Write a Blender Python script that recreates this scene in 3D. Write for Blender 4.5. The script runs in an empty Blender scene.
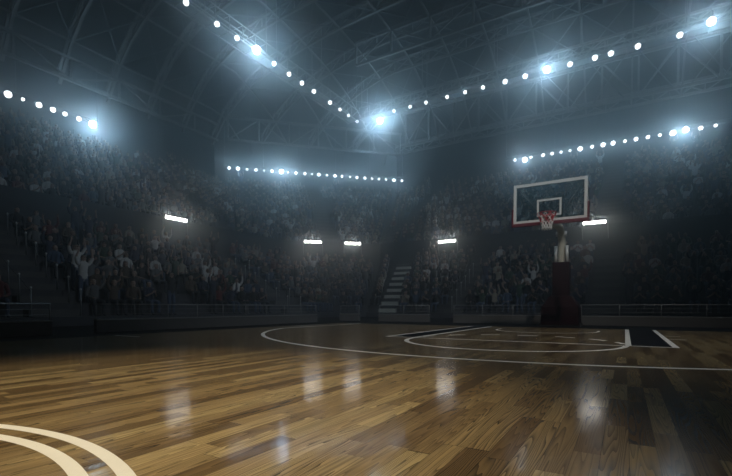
import bpy, bmesh, math, random
import numpy as np
from mathutils import Vector, Matrix
random.seed(7)
FT = 0.3048
S2 = math.sqrt(2)
scene = bpy.context.scene
COL = scene.collection

# ------------------------------------------------------------------ camera
cam_d = bpy.data.cameras.new('camera')
cam = bpy.data.objects.new('camera', cam_d)
COL.objects.link(cam)
cam.location = (1.7758, -12.0278, 0.6008)
cam.rotation_euler = (math.pi / 2 - 0.02899, 0, 0.54302)
cam_d.sensor_width = 36
cam_d.lens = 428.85 / 732 * 36
cam_d.shift_y = 81.85 / 732
cam_d.clip_start = 0.05
cam_d.clip_end = 300
scene.camera = cam

# ------------------------------------------------------------------ world: thin haze in the whole hall
world = bpy.data.worlds.new('world')
scene.world = world
world.use_nodes = True
wn = world.node_tree.nodes
wl = world.node_tree.links
bgn = wn['Background']
bgn.inputs[0].default_value = (0.25, 0.32, 0.4, 1)
bgn.inputs[1].default_value = 0.0
HAZE = 0.015
vs = wn.new('ShaderNodeVolumeScatter')
vs.inputs['Color'].default_value = (0.86, 0.95, 1.0, 1)
vs.inputs['Density'].default_value = HAZE
vs.inputs['Anisotropy'].default_value = 0.915
wl.new(vs.outputs[0], wn['World Output'].inputs['Volume'])

# ------------------------------------------------------------------ exposure, colour
vw = scene.view_settings
vw.view_transform = 'Standard'
vw.look = 'None'
vw.exposure = 0.0
vw.gamma = 1.0
vw.use_curve_mapping = False
scene.cycles.use_denoising = True
scene.cycles.max_bounces = 5
scene.cycles.volume_bounces = 0
scene.cycles.transparent_max_bounces = 16
scene.cycles.sample_clamp_indirect = 3.0
scene.cycles.volume_step_rate = 1.0

# ------------------------------------------------------------------ light levels
# each small round lamp, by row
ROW_W = {'lamps above the left stand': 12.0, 'lamps above the corner stand': 66.0, 'lamps above the end stand': 36.0,
         'ceiling spots on the left catwalk': 17.0, 'ceiling spots on the far catwalk': 27.0}
FLOOD_W = 430.0          # each big floodlight
FLOOD_COL = (0.42, 0.74, 1.0)
POOL_W = 17500.0         # spotlight on the centre circle
KEY_W = 7500.0           # spotlight on the hoop end
POOL_COL = (1.0, 0.84, 0.56)


# ================================================================== materials
def mat(name, col, rough=0.6, metal=0.0, noise=0.0, nscale=8.0, spec=0.5):
    m = bpy.data.materials.new(name)
    m.use_nodes = True
    nt = m.node_tree
    b = nt.nodes['Principled BSDF']
    b.inputs['Roughness'].default_value = rough
    b.inputs['Metallic'].default_value = metal
    b.inputs['Specular IOR Level'].default_value = spec
    b.inputs['Base Color'].default_value = (*col, 1)
    if noise > 0:
        tc = nt.nodes.new('ShaderNodeTexCoord')
        nz = nt.nodes.new('ShaderNodeTexNoise')
        nz.inputs['Scale'].default_value = nscale
        nz.inputs['Detail'].default_value = 4
        nt.links.new(tc.outputs['Object'], nz.inputs['Vector'])
        mr = nt.nodes.new('ShaderNodeMapRange')
        mr.inputs['To Min'].default_value = 1 - noise
        mr.inputs['To Max'].default_value = 1 + noise
        nt.links.new(nz.outputs['Fac'], mr.inputs['Value'])
        vm = nt.nodes.new('ShaderNodeVectorMath')
        vm.operation = 'SCALE'
        vm.inputs[0].default_value = col
        nt.links.new(mr.outputs[0], vm.inputs['Scale'])
        nt.links.new(vm.outputs[0], b.inputs['Base Color'])
    return m


def emis(name, col, strength, sample=False):
    m = bpy.data.materials.new(name)
    m.use_nodes = True
    nt = m.node_tree
    nt.nodes.clear()
    e = nt.nodes.new('ShaderNodeEmission')
    e.inputs[0].default_value = (*col, 1)
    e.inputs[1].default_value = strength
    o = nt.nodes.new('ShaderNodeOutputMaterial')
    nt.links.new(e.outputs[0], o.inputs[0])
    m.cycles.emission_sampling = 'AUTO' if sample else 'NONE'
    return m


def wood_floor():
    m = bpy.data.materials.new('oak_strip_floor')
    m.use_nodes = True
    nt = m.node_tree
    N, L = nt.nodes, nt.links
    b = N['Principled BSDF']

    def node(t, **kw):
        n = N.new(t)
        for k, v in kw.items():
            setattr(n, k, v)
        return n

    def math_(op, a, b_=None, c=None):
        n = node('ShaderNodeMath', operation=op)
        for i, v in enumerate((a, b_, c)):
            if v is None:
                continue
            if isinstance(v, (int, float)):
                n.inputs[i].default_value = v
            else:
                L.new(v, n.inputs[i])
        return n.outputs[0]

    geo = node('ShaderNodeNewGeometry')
    sp = node('ShaderNodeSeparateXYZ')
    L.new(geo.outputs['Position'], sp.inputs[0])
    x, y = sp.outputs[0], sp.outputs[1]
    W, LEN = 0.1, 0.95
    u = math_('DIVIDE', x, W)
    row = math_('FLOOR', u)
    fu = math_('FRACT', u)
    wr = node('ShaderNodeTexWhiteNoise', noise_dimensions='1D')
    L.new(row, wr.inputs['W'])
    off = math_('MULTIPLY', wr.outputs['Value'], 17.3)
    v0 = math_('DIVIDE', y, LEN)
    # uneven board lengths: a slow wobble of the board coordinate inside each row
    wob = math_('MULTIPLY', math_('SINE', math_('ADD', math_('MULTIPLY', v0, 2.3), math_('MULTIPLY', off, 5.0))), 0.28)
    v = math_('ADD', math_('ADD', v0, off), wob)
    brd = math_('FLOOR', v)
    fv = math_('FRACT', v)
    cx = node('ShaderNodeCombineXYZ')
    L.new(row, cx.inputs[0])
    L.new(brd, cx.inputs[1])
    wb = node('ShaderNodeTexWhiteNoise', noise_dimensions='2D')
    L.new(cx.outputs[0], wb.inputs['Vector'])
    rnd = wb.outputs['Value']
    sc = node('ShaderNodeSeparateColor')
    L.new(wb.outputs['Color'], sc.inputs[0])
    rnd2 = sc.outputs[1]
    # cathedral grain: contour lines of a stretched noise, another one per board
    g = node('ShaderNodeCombineXYZ')
    L.new(math_('MULTIPLY', x, 13.0), g.inputs[0])
    L.new(math_('MULTIPLY', y, 0.65), g.inputs[1])
    L.new(math_('MULTIPLY', rnd, 90.0), g.inputs[2])
    nz = node('ShaderNodeTexNoise')
    nz.inputs['Scale'].default_value = 1.0
    nz.inputs['Detail'].default_value = 1.2
    nz.inputs['Roughness'].default_value = 0.45
    L.new(g.outputs[0], nz.inputs['Vector'])
    rings = math_('FRACT', math_('ADD', math_('MULTIPLY', nz.outputs['Fac'], 17.0), math_('MULTIPLY', fu, math_('MULTIPLY', rnd2, 7.0))))
    ringd = math_('POWER', rings, 1.8)
    # fine fibre
    g2 = node('ShaderNodeCombineXYZ')
    L.new(math_('MULTIPLY', x, 260.0), g2.inputs[0])
    L.new(math_('MULTIPLY', y, 9.0), g2.inputs[1])
    L.new(math_('MULTIPLY', rnd, 40.0), g2.inputs[2])
    nf = node('ShaderNodeTexNoise')
    nf.inputs['Scale'].default_value = 1.0
    nf.inputs['Detail'].default_value = 3
    L.new(g2.outputs[0], nf.inputs['Vector'])
    ramp = node('ShaderNodeValToRGB')
    cr = ramp.color_ramp
    cr.elements[0].position = 0.0
    cr.elements[0].color = (0.15, 0.10, 0.05, 1)
    cr.elements[1].position = 1.0
    cr.elements[1].color = (0.42, 0.33, 0.175, 1)
    e = cr.elements.new(0.45)
    e.color = (0.27, 0.195, 0.10, 1)
    e = cr.elements.new(0.75)
    e.color = (0.35, 0.26, 0.135, 1)
    L.new(rnd, ramp.inputs[0])
    k1 = math_('SUBTRACT', 1.0, math_('MULTIPLY', ringd, math_('ADD', 0.45, math_('MULTIPLY', rnd2, 0.42))))
    k2 = math_('ADD', 0.72, math_('MULTIPLY', nf.outputs['Fac'], 0.56))
    # seams
    du = math_('MINIMUM', fu, math_('SUBTRACT', 1.0, fu))
    dv = math_('MINIMUM', fv, math_('SUBTRACT', 1.0, fv))
    su = math_('LESS_THAN', du, 0.012)
    sv = math_('LESS_THAN', dv, 0.0018)
    seam = math_('MAXIMUM', su, sv)
    k3 = math_('SUBTRACT', 1.0, math_('MULTIPLY', seam, 0.6))
    k = math_('MULTIPLY', math_('MULTIPLY', k1, k2), k3)
    vm = node('ShaderNodeVectorMath', operation='SCALE')
    L.new(ramp.outputs[0], vm.inputs[0])
    L.new(k, vm.inputs['Scale'])
    L.new(vm.outputs[0], b.inputs['Base Color'])
    # sheen: lacquer, a little uneven
    ns = node('ShaderNodeTexNoise')
    ns.inputs['Scale'].default_value = 3.0
    ns.inputs['Detail'].default_value = 3
    L.new(geo.outputs['Position'], ns.inputs['Vector'])
    rr = math_('ADD', 0.07, math_('MULTIPLY', ns.outputs['Fac'], 0.07))
    L.new(math_('ADD', rr, math_('MULTIPLY', ringd, 0.08)), b.inputs['Roughness'])
    b.inputs['Specular IOR Level'].default_value = 0.09
    bp = node('ShaderNodeBump')
    bp.inputs['Strength'].default_value = 0.10
    bp.inputs['Distance'].default_value = 0.002
    hh = math_('ADD', math_('SUBTRACT', math_('MULTIPLY', rnd2, 0.35), math_('MULTIPLY', ringd, 0.5)), math_('MULTIPLY', ns.outputs['Fac'], 1.0))
    L.new(hh, bp.inputs['Height'])
    L.new(bp.outputs[0], b.inputs['Normal'])
    return m


M = {}
M['wood'] = wood_floor()
M['apron'] = mat('navy_court_paint', (0.008, 0.008, 0.010), 0.85, noise=0.1, spec=0.03)
M['line'] = mat('cream_court_paint', (0.86, 0.86, 0.83), 0.45, noise=0.05, nscale=20)
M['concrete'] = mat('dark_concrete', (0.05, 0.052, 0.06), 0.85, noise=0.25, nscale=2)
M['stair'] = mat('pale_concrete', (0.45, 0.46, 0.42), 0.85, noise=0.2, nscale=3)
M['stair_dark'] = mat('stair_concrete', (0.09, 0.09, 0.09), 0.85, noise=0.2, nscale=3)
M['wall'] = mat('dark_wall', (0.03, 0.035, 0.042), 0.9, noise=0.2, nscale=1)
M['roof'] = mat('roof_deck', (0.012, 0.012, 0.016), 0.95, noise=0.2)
M['steel'] = mat('painted_roof_steel', (0.17, 0.15, 0.14), 0.6, noise=0.1)
M['steel2'] = mat('dark_roof_steel', (0.06, 0.06, 0.065), 0.6)
M['kerb'] = mat('grey_barrier_panel', (0.085, 0.087, 0.09), 0.8, noise=0.15)
M['rail'] = mat('galvanised_rail', (0.30, 0.31, 0.32), 0.45, 0.6)
M['black'] = mat('black_housing', (0.015, 0.015, 0.017), 0.5)
M['maroon'] = mat('maroon_vinyl_padding', (0.016, 0.0022, 0.005), 0.7, noise=0.1, spec=0.12)
M['redpad'] = mat('red_board_padding', (0.13, 0.010, 0.022), 0.55)
M['armpaint'] = mat('cream_arm_paint', (0.50, 0.48, 0.40), 0.4, noise=0.06)
M['whitemetal'] = mat('pale_metal', (0.62, 0.64, 0.63), 0.35, 0.2)
M['boardwhite'] = mat('white_board_paint', (0.72, 0.74, 0.74), 0.45)
M['rim'] = mat('red_rim_paint', (0.38, 0.03, 0.03), 0.35)
M['netwhite'] = mat('white_net_cord', (0.85, 0.85, 0.85), 0.8)
M['netred'] = mat('red_net_cord', (0.60, 0.04, 0.06), 0.8)
M['skin'] = mat('skin', (0.34, 0.23, 0.18), 0.6)
M['skin2'] = mat('brown_skin', (0.20, 0.115, 0.075), 0.6)
M['eye'] = mat('dark_eye', (0.02, 0.015, 0.012), 0.3)
M['lens'] = emis('lit_spot_lens', (0.93, 0.98, 1.0), 3.5)
M['bulb'] = emis('lit_flood_lens', (0.9, 0.97, 1.0), 25.0)
M['tube'] = emis('lit_panel', (0.98, 0.99, 0.96), 18.0, True)


def glass():
    m = bpy.data.materials.new('clear_board_glass')
    m.use_nodes = True
    nt = m.node_tree
    nt.nodes.clear()
    t = nt.nodes.new('ShaderNodeBsdfTransparent')
    t.inputs[0].default_value = (0.86, 0.92, 0.92, 1)
    g = nt.nodes.new('ShaderNodeBsdfGlossy')
    g.inputs['Roughness'].default_value = 0.08
    lw = nt.nodes.new('ShaderNodeFresnel')
    lw.inputs[0].default_value = 1.15
    mx = nt.nodes.new('ShaderNodeMixShader')
    o = nt.nodes.new('ShaderNodeOutputMaterial')
    nt.links.new(lw.outputs[0], mx.inputs[0])
    nt.links.new(t.outputs[0], mx.inputs[1])
    nt.links.new(g.outputs[0], mx.inputs[2])
    nt.links.new(mx.outputs[0], o.inputs[0])
    return m


M['glass'] = glass()
CLOTH = {
    'white': (0.48, 0.48, 0.47), 'black': (0.012, 0.012, 0.014), 'navy': (0.02, 0.027, 0.055), 'grey': (0.11, 0.115, 0.12),
    'red': (0.12, 0.025, 0.025), 'blue': (0.05, 0.08, 0.14), 'brown': (0.07, 0.05, 0.035), 'beige': (0.28, 0.25, 0.20), 'green': (0.03, 0.06, 0.04)}
for k_, c_ in CLOTH.items():
    M['top_' + k_] = mat(k_ + '_cloth', c_, 0.85)
for k_, c_ in {'dark': (0.02, 0.022, 0.03), 'denim': (0.05, 0.075, 0.13)}.items():
    M['legs_' + k_] = mat(k_ + '_trousers', c_, 0.85)
for k_, c_ in {'black': (0.012, 0.01, 0.009), 'brown': (0.06, 0.035, 0.02), 'blond': (0.30, 0.21, 0.10)}.items():
    M['hair_' + k_] = mat(k_ + '_hair', c_, 0.7)


# ================================================================== mesh helpers
class MB:
    """collects simple shapes and links them as one mesh object"""

    def __init__(self):
        self.v, self.f, self.mi, self.sm = [], [], [], []

    def add(self, vs_, fs, mi=0, smooth=False):
        o = len(self.v)
        self.v += [tuple(a) for a in vs_]
        self.f += [tuple(i + o for i in f) for f in fs]
        self.mi += [mi] * len(fs)
        self.sm += [smooth] * len(fs)

    def box(self, c, s, rz=0, mi=0):
        hx, hy, hz = s[0] / 2, s[1] / 2, s[2] / 2
        ca, sa = math.cos(rz), math.sin(rz)
        P = []
        for z in (-hz, hz):
            for x, y in ((-hx, -hy), (hx, -hy), (hx, hy), (-hx, hy)):
                P.append((c[0] + x * ca - y * sa, c[1] + x * sa + y * ca, c[2] + z))
        self.add(P, [(3, 2, 1, 0), (4, 5, 6, 7), (0, 1, 5, 4), (1, 2, 6, 5), (2, 3, 7, 6), (3, 0, 4, 7)], mi)

    def bar(self, a, b, w, mi=0, h=None):
        a, b = Vector(a), Vector(b)
        d = b - a
        if d.length < 1e-6:
            return
        d.normalize()
        up = Vector((0, 0, 1)) if abs(d.z) < 0.95 else Vector((0, 1, 0))
        s = d.cross(up).normalized() * w / 2
        t = s.cross(d).normalized() * (h or w) / 2
        P = [a - s - t, a + s - t, a + s + t, a - s + t, b - s - t, b + s - t, b + s + t, b - s + t]
        self.add(P, [(0, 1, 2, 3), (7, 6, 5, 4), (4, 5, 1, 0), (5, 6, 2, 1), (6, 7, 3, 2), (7, 4, 0, 3)], mi)

    def tube(self, pts, r, n=8, mi=0, cap=True, closed=False):
        pts = [Vector(p) for p in pts]
        k = len(pts)
        rs = r if isinstance(r, (list, tuple)) else [r] * k
        P, F = [], []
        prev = None
        for i, p in enumerate(pts):
            if closed:
                d = pts[(i + 1) % k] - pts[i - 1]
            else:
                d = pts[min(i + 1, k - 1)] - pts[max(i - 1, 0)]
            d.normalize()
            if prev is None:
                up = Vector((0, 0, 1)) if abs(d.z) < 0.9 else Vector((1, 0, 0))
                s = d.cross(up).normalized()
            else:
                s = (prev - d * prev.dot(d)).normalized()
            prev = s
            t = d.cross(s)
            for j in range(n):
                a = 2 * math.pi * j / n
                P.append(p + (s * math.cos(a) + t * math.sin(a)) * rs[i])
        seg = k if closed else k - 1
        for i in range(seg):
            for j in range(n):
                a, b = i * n + j, i * n + (j + 1) % n
                c, d_ = ((i + 1) % k) * n + (j + 1) % n, ((i + 1) % k) * n + j
                F.append((a, b, c, d_))
        if cap and not closed:
            F.append(tuple(range(n - 1, -1, -1)))
            F.append(tuple(range((k - 1) * n, k * n)))
        self.add(P, F, mi, True)

    def prism(self, poly, z0, z1, mi=0):
        n = len(poly)
        P = [(p[0], p[1], z0) for p in poly] + [(p[0], p[1], z1) for p in poly]
        F = [tuple(range(n - 1, -1, -1)), tuple(range(n, 2 * n))] + [(i, (i + 1) % n, n + (i + 1) % n, n + i) for i in range(n)]
        self.add(P, F, mi)

    def lathe(self, prof, n=20, mi=0, mtx=None):
        """prof: (radius, height) pairs, about local z"""
        P, F = [], []
        for r, z in prof:
            for j in range(n):
                a = 2 * math.pi * j / n
                q = Vector((r * math.cos(a), r * math.sin(a), z))
                P.append(mtx @ q if mtx else q)
        for i in range(len(prof) - 1):
            for j in range(n):
                F.append((i * n + j, i * n + (j + 1) % n, (i + 1) * n + (j + 1) % n, (i + 1) * n + j))
        F.append(tuple(range(n - 1, -1, -1)))
        F.append(tuple(range((len(prof) - 1) * n, len(prof) * n)))
        self.add(P, F, mi, True)

    def mesh(self, name, mats):
        me = bpy.data.meshes.new(name)
        me.from_pydata(self.v, [], self.f)
        for m in (mats if isinstance(mats, (list, tuple)) else [mats]):
            me.materials.append(m)
        me.polygons.foreach_set('material_index', self.mi)
        me.polygons.foreach_set('use_smooth', self.sm)
        me.update()
        return me

    def build(self, name, mats, parent=None, bevel=0.0, kind=None):
        me = self.mesh(name, mats)
        if not any(self.sm) or bevel:
            bm = bmesh.new()
            bm.from_mesh(me)
            bmesh.ops.recalc_face_normals(bm, faces=bm.faces)
            bm.to_mesh(me)
            bm.free()
        o = bpy.data.objects.new(name, me)
        COL.objects.link(o)
        if parent:
            o.parent = parent
        if bevel:
            b = o.modifiers.new('bevel', 'BEVEL')
            b.width = bevel
            b.segments = 3
            b.limit_method = 'ANGLE'
            for p in me.polygons:
                p.use_smooth = False
        if kind:
            o['kind'] = kind
        return o


def tag(o, label, cat, group=None, kind=None):
    o['label'] = label
    o['category'] = cat
    if group:
        o['group'] = group
    if kind:
        o['kind'] = kind
    return o


def empty(name, loc=(0, 0, 0), rz=0):
    o = bpy.data.objects.new(name, None)
    COL.objects.link(o)
    o.location = loc
    o.rotation_euler = (0, 0, rz)
    o.empty_display_size = 0.1
    return o


def copy_tree(o, parent=None):
    c = o.copy()
    COL.objects.link(c)
    c.parent = parent
    for ch in list(o.children):
        copy_tree(ch, c)
    return c


# ================================================================== the bowl's plan
# offset d from the front of the lower stand; a rectangle with a chamfered corner
XR, YB = 19.5, -17.0          # how far the stands run to the right / behind the camera


def corners(d):
    return (-13.5 - d, YB), (-13.5 - d, 10.1 + 0.4142 * d), (-12.3 - 0.4142 * d, 11.3 + d), (XR, 11.3 + d)


NORM = [(1, 0), (1 / S2, -1 / S2), (0, -1)]     # towards the court, one for each stand


def seg_pts(s, d):
    c = corners(d)
    return c[s], c[s + 1]


def depth_in(x, y):
    return max(-13.5 - x, y - 11.3, (-x + y - 23.6) / S2)


# ================================================================== floor
f = MB()
f.prism([(-7.62, -17), (7.62, -17), (7.62, 1.6), (-7.62, 1.6)], -0.05, 0.0)
f.build('floor', M['wood'], kind='structure')
f = MB()
for x0, y0, x1, y1 in ((-40, -17, -7.62, 38), (-7.62, 1.6, 7.62, 38), (7.62, -17, XR, 38)):
    f.prism([(x0, y0), (x1, y0), (x1, y1), (x0, y1)], -0.05, 0.0)
f.build('floor_apron', M['apron'], kind='structure')


def strip(mb, pts, w, z0=0.0, z1=0.0012, closed=False):
    """painted line of constant width along pts"""
    n = len(pts)
    L_, R_ = [], []
    for i in range(n):
        a = pts[(i - 1) % n] if closed or i > 0 else pts[i]
        b = pts[(i + 1) % n] if closed or i < n - 1 else pts[i]
        dx, dy = b[0] - a[0], b[1] - a[1]
        l = math.hypot(dx, dy)
        nx, ny = -dy / l * w / 2, dx / l * w / 2
        L_.append((pts[i][0] + nx, pts[i][1] + ny, z1))
        R_.append((pts[i][0] - nx, pts[i][1] - ny, z1))
    F = [(n + i, n + (i + 1) % n, (i + 1) % n, i) for i in range(n if closed else n - 1)]
    mb.add(L_ + R_, F)


def arc(cx, cy, r, a0, a1, n=72):
    return [(cx + r * math.cos(math.radians(a0 + (a1 - a0) * i / n)), cy + r * math.sin(math.radians(a0 + (a1 - a0) * i / n))) for i in range(n + 1)]


LW = 0.085
YF = -13.75 * FT          # free-throw line
YE = 1.6                  # baseline
R3 = 23.75 * FT - 0.05
X3 = 22 * FT
a3 = math.degrees(math.acos(X3 / R3))
f = MB()
strip(f, [(-X3, YE)] + arc(0, 0, R3, 180 + a3, 360 - a3, 160) + [(X3, YE)], LW)
f.build('floor_line_three_point', M['line'], kind='structure')
f = MB()
strip(f, [(-2.44, YF), (2.44, YF)], 0.07)
f.build('floor_line_free_throw', M['line'], kind='structure')
f = MB()
for sx in (-1, 1):
    strip(f, [(sx * 1.83, YF - 0.025), (sx * 1.83, YE)], LW)
    strip(f, [(sx * 2.44, YF - 0.025), (sx * 2.44, YE)], LW)
    for yy in (-1.13, -2.2):
        strip(f, [(sx * 2.47, yy), (sx * 2.76, yy)], 0.05)
f.build('floor_line_lane', M['line'], kind='structure')
f = MB()
strip(f, arc(0, YF, 1.80, 180, 360), LW)
f.build('floor_line_free_throw_circle', M['line'], kind='structure')
f = MB()
for i in range(7):
    a = 10 + i * 24.5
    strip(f, arc(0, YF, 1.80, a, a + 13, 8), LW)
f.build('floor_line_dashed_circle', M['line'], kind='structure')
f = MB()
strip(f, [(-1.22, 0.38)] + arc(0, 0, 1.22, 180, 360, 48) + [(1.22, 0.38)], 0.06)
f.build('floor_line_restricted_arc', M['line'], kind='structure')
f = MB()
for sx in (-1, 1):
    z = 0.0008
    x0, x1 = sorted((sx * 1.872, sx * 2.398))
    f.add([(x0, YF + 0.025, z), (x1, YF + 0.025, z), (x1, YE, z), (x0, YE, z)], [(0, 1, 2, 3)])
f.build('floor_lane_band_marking', M['apron'], kind='structure')
f = MB()
strip(f, arc(-0.38, -13.03, 1.965, 0, 360, 160), 0.055)
strip(f, arc(-0.385, -12.95, 1.76, 0, 360, 160), 0.055)
f.build('floor_line_centre_circle', M['line'], kind='structure')
f = MB()
for sx in (-1, 1):
    strip(f, [(sx * 7.60, -6.93), (sx * 6.7, -6.93)], 0.045)
f.build('floor_line_hash_mark', M['line'], kind='structure')

# ================================================================== stands
LROWS, LRISE, LD, LZ = 8, 0.45, 0.8, 0.3
UROWS, URISE, UD, UZ, U0 = 18, 0.45, 0.75, 5.2, 7.4
LZT = LZ + LROWS * LRISE
AISLES_L = {0: [(-6.1, -4.6), (5.6, 6.8)], 1: [], 2: [(-11.5, -10.3), (-7.3, -6.2), (0.3, 1.5)]}     # y ranges on the side, x ranges on the end
AISLES_U = {0: [(-5.6, -4.4), (8.0, 9.2)], 1: ['mid'], 2: [(-16.2, -15.0), (0.3, 1.5)]}
SEC = ['side', 'corner', 'end']


def slab(mb, s, d0, d1, z0, z1):
    a, b = seg_pts(s, d0)
    c, d = seg_pts(s, d1)
    mb.prism([a, b, d, c], z0, z1)


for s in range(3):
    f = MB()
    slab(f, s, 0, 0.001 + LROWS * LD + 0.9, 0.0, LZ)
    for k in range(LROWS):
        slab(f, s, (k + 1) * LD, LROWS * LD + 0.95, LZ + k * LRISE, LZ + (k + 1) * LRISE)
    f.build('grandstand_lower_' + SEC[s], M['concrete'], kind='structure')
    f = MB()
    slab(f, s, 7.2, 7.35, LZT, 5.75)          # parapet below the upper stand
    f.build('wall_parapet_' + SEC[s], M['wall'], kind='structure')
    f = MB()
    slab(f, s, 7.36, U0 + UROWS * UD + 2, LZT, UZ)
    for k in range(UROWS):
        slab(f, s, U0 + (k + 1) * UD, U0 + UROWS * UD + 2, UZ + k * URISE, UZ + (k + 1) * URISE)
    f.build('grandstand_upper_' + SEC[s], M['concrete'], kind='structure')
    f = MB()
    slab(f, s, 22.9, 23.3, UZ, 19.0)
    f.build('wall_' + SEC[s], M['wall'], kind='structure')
# remaining walls, behind the camera's view
f = MB()
f.prism([(-37, YB - 0.3), (XR, YB - 0.3), (XR, YB), (-37, YB)], 0, 26)
f.build('wall_back', M['wall'], kind='structure')
f = MB()
f.prism([(XR, YB), (XR + 0.3, YB), (XR + 0.3, 35), (XR, 35)], 0, 26)
f.build('wall_right', M['wall'], kind='structure')


def aisle_frame(s, rng):
    """returns function (t, d) -> xy with t across the aisle, d outwards"""
    if s == 0:
        return lambda t, d: (-13.5 - d, rng[0] + t * (rng[1] - rng[0]))
    if s == 2 and rng[0] == -11.5:        # radial aisle nearest the corner
        return lambda t, d: (rng[0] - 0.29 * d + t * (rng[1] - rng[0]), 11.3 + d)
    if s == 2:
        return lambda t, d: (rng[0] + t * (rng[1] - rng[0]), 11.3 + d)
    cx, cy = -12.9, 10.7

    def fr(t, d):
        o = (t - 0.5) * 1.2 / S2
        return (cx - d / S2 + o, cy + d / S2 + o)
    return fr


def stairs(s, rng, d0, rows, dd, z0, rise, m='stair_dark'):
    fr = aisle_frame(s, rng)
    f = MB()
    for k in range(rows):
        zb = z0 + k * rise
        for (a, b, za, zb2) in ((d0 + k * dd + 0.01, d0 + (k + 0.5) * dd, zb, zb + 0.012), (d0 + (k + 0.5) * dd, d0 + (k + 1) * dd - 0.005, zb, zb + rise / 2), ):
            f.prism([fr(0, a), fr(0, b), fr(1, b), fr(1, a)], za, zb2)
    k = rows
    f.prism([fr(0, d0 + k * dd), fr(0, d0 + k * dd + 0.5), fr(1, d0 + k * dd + 0.5), fr(1, d0 + k * dd)], z0 + k * rise, z0 + k * rise + 0.012)
    f.build('floor_stair_' + SEC[s], M[m], kind='structure')


for s in range(3):
    for r in AISLES_L[s]:
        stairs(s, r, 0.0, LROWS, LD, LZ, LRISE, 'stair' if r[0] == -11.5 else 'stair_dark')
    for r in AISLES_U[s]:
        stairs(s, r, U0, UROWS, UD, UZ, URISE)

# ================================================================== roof
def roof_z(x, y):
    t = max(0.0, 23 - depth_in(x, y))
    return 18.0 + 8.0 * (1 - math.exp(-t / 4.5))


gx = [-37 + 1.9 * i for i in range(31)]
gy = [-17.2 + 1.9 * i for i in range(29)]
f = MB()
P = [(x, y, roof_z(x, y) + 0.5) for y in gy for x in gx]
n = len(gx)
f.add(P, [(j * n + i, (j + 1) * n + i, (j + 1) * n + i + 1, j * n + i + 1) for j in range(len(gy) - 1) for i in range(n - 1)])
o = f.build('ceiling', M['roof'], kind='structure')
so = o.modifiers.new('solid', 'SOLIDIFY')
so.thickness = 0.3
so.offset = 1


# space frame: rafters across, purlins along, crossed bracing
def walk(y_or_x, along_x, lo, hi, step=1.2):
    pts = []
    a = lo
    while a <= hi + 1e-6:
        pts.append((a, y_or_x) if along_x else (y_or_x, a))
        a += step
    return [p for p in pts if depth_in(*p) < 22.8]


def truss_line(f, pts, depth, w=0.16, lace=0.07):
    top = [(p[0], p[1], roof_z(*p) + 0.15) for p in pts]
    bot = [(p[0], p[1], roof_z(*p) - depth) for p in pts]
    for a, b in zip(top, top[1:]):
        f.bar(a, b, w)
    for a, b in zip(bot, bot[1:]):
        f.bar(a, b, w)
    for i in range(len(pts) - 1):
        f.bar(top[i], bot[i + 1] if i % 2 else bot[i], lace)
        f.bar(bot[i], top[i + 1], lace)


STEP = 3.6
ys = [1.0 + STEP * k for k in range(-5, 10)]
xs = [-35 + 1.0 + STEP * k for k in range(0, 15)]
for yy in ys:
    pts = walk(yy, True, -36, XR, 1.8)
    if len(pts) > 3:
        f = MB()
        truss_line(f, pts, 0.9, 0.2)
        f.build('ceiling_rafter', M['steel'], kind='structure')
for xx in xs:
    pts = walk(xx, False, -17, 34, 1.8)
    if len(pts) > 3:
        f = MB()
        for a, b in zip(pts, pts[1:]):
            f.bar((*a, roof_z(*a) - 0.9), (*b, roof_z(*b) - 0.9), 0.13)
        f.build('ceiling_purlin', M['steel'], kind='structure')
f = MB()
for i in range(len(xs) - 1):
    for j in range(len(ys) - 1):
        q = [(xs[i], ys[j]), (xs[i + 1], ys[j]), (xs[i + 1], ys[j + 1]), (xs[i], ys[j + 1])]
        if max(depth_in(*p) for p in q) > 24.5:
            continue
        for a, b in ((0, 2), (1, 3)):
            f.bar((*q[a], roof_z(*q[a]) - 0.9), (*q[b], roof_z(*q[b]) - 0.9), 0.08)
f.build('ceiling_bracing', M['steel2'], kind='structure')


def deep_truss(p0, p1, zb, zt, bay, ph=0.0):
    f = MB()
    p0, p1 = Vector(p0), Vector(p1)
    L_ = (p1 - p0).length
    d = (p1 - p0) / L_
    n = int(L_ / bay)
    off = ph
    P = [p0 + d * (off + bay * i) for i in range(n + 1) if off + bay * i <= L_]
    up = lambda p, z: (p.x, p.y, z)
    f.bar(up(p0, zb), up(p1, zb), 0.2)
    f.bar(up(p0, zt), up(p1, zt), 0.2)
    for i, p in enumerate(P):
        f.bar(up(p, zb), up(p, zt), 0.15)
        if i < len(P) - 1:
            if i % 2:
                f.bar(up(p, zt), up(P[i + 1], zb), 0.11)
            else:
                f.bar(up(p, zb), up(P[i + 1], zt), 0.11)
    f.build('ceiling_truss', M['steel'], kind='structure')


deep_truss((-19.5, 31.0), (XR, 31.0), 18.3, 21.8, 2.7, 0.37)
deep_truss((-34.2, YB), (-34.2, 18.2), 17.7, 19.3, 3.6, 0.0)
deep_truss((-33.5, 18.9), (-20.2, 32.2), 17.9, 20.2, 3.1, 0.0)
deep_truss((-19.5, 21.5), (XR, 21.5), 22.6, 24.6, 3.6, 0.0)

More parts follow.
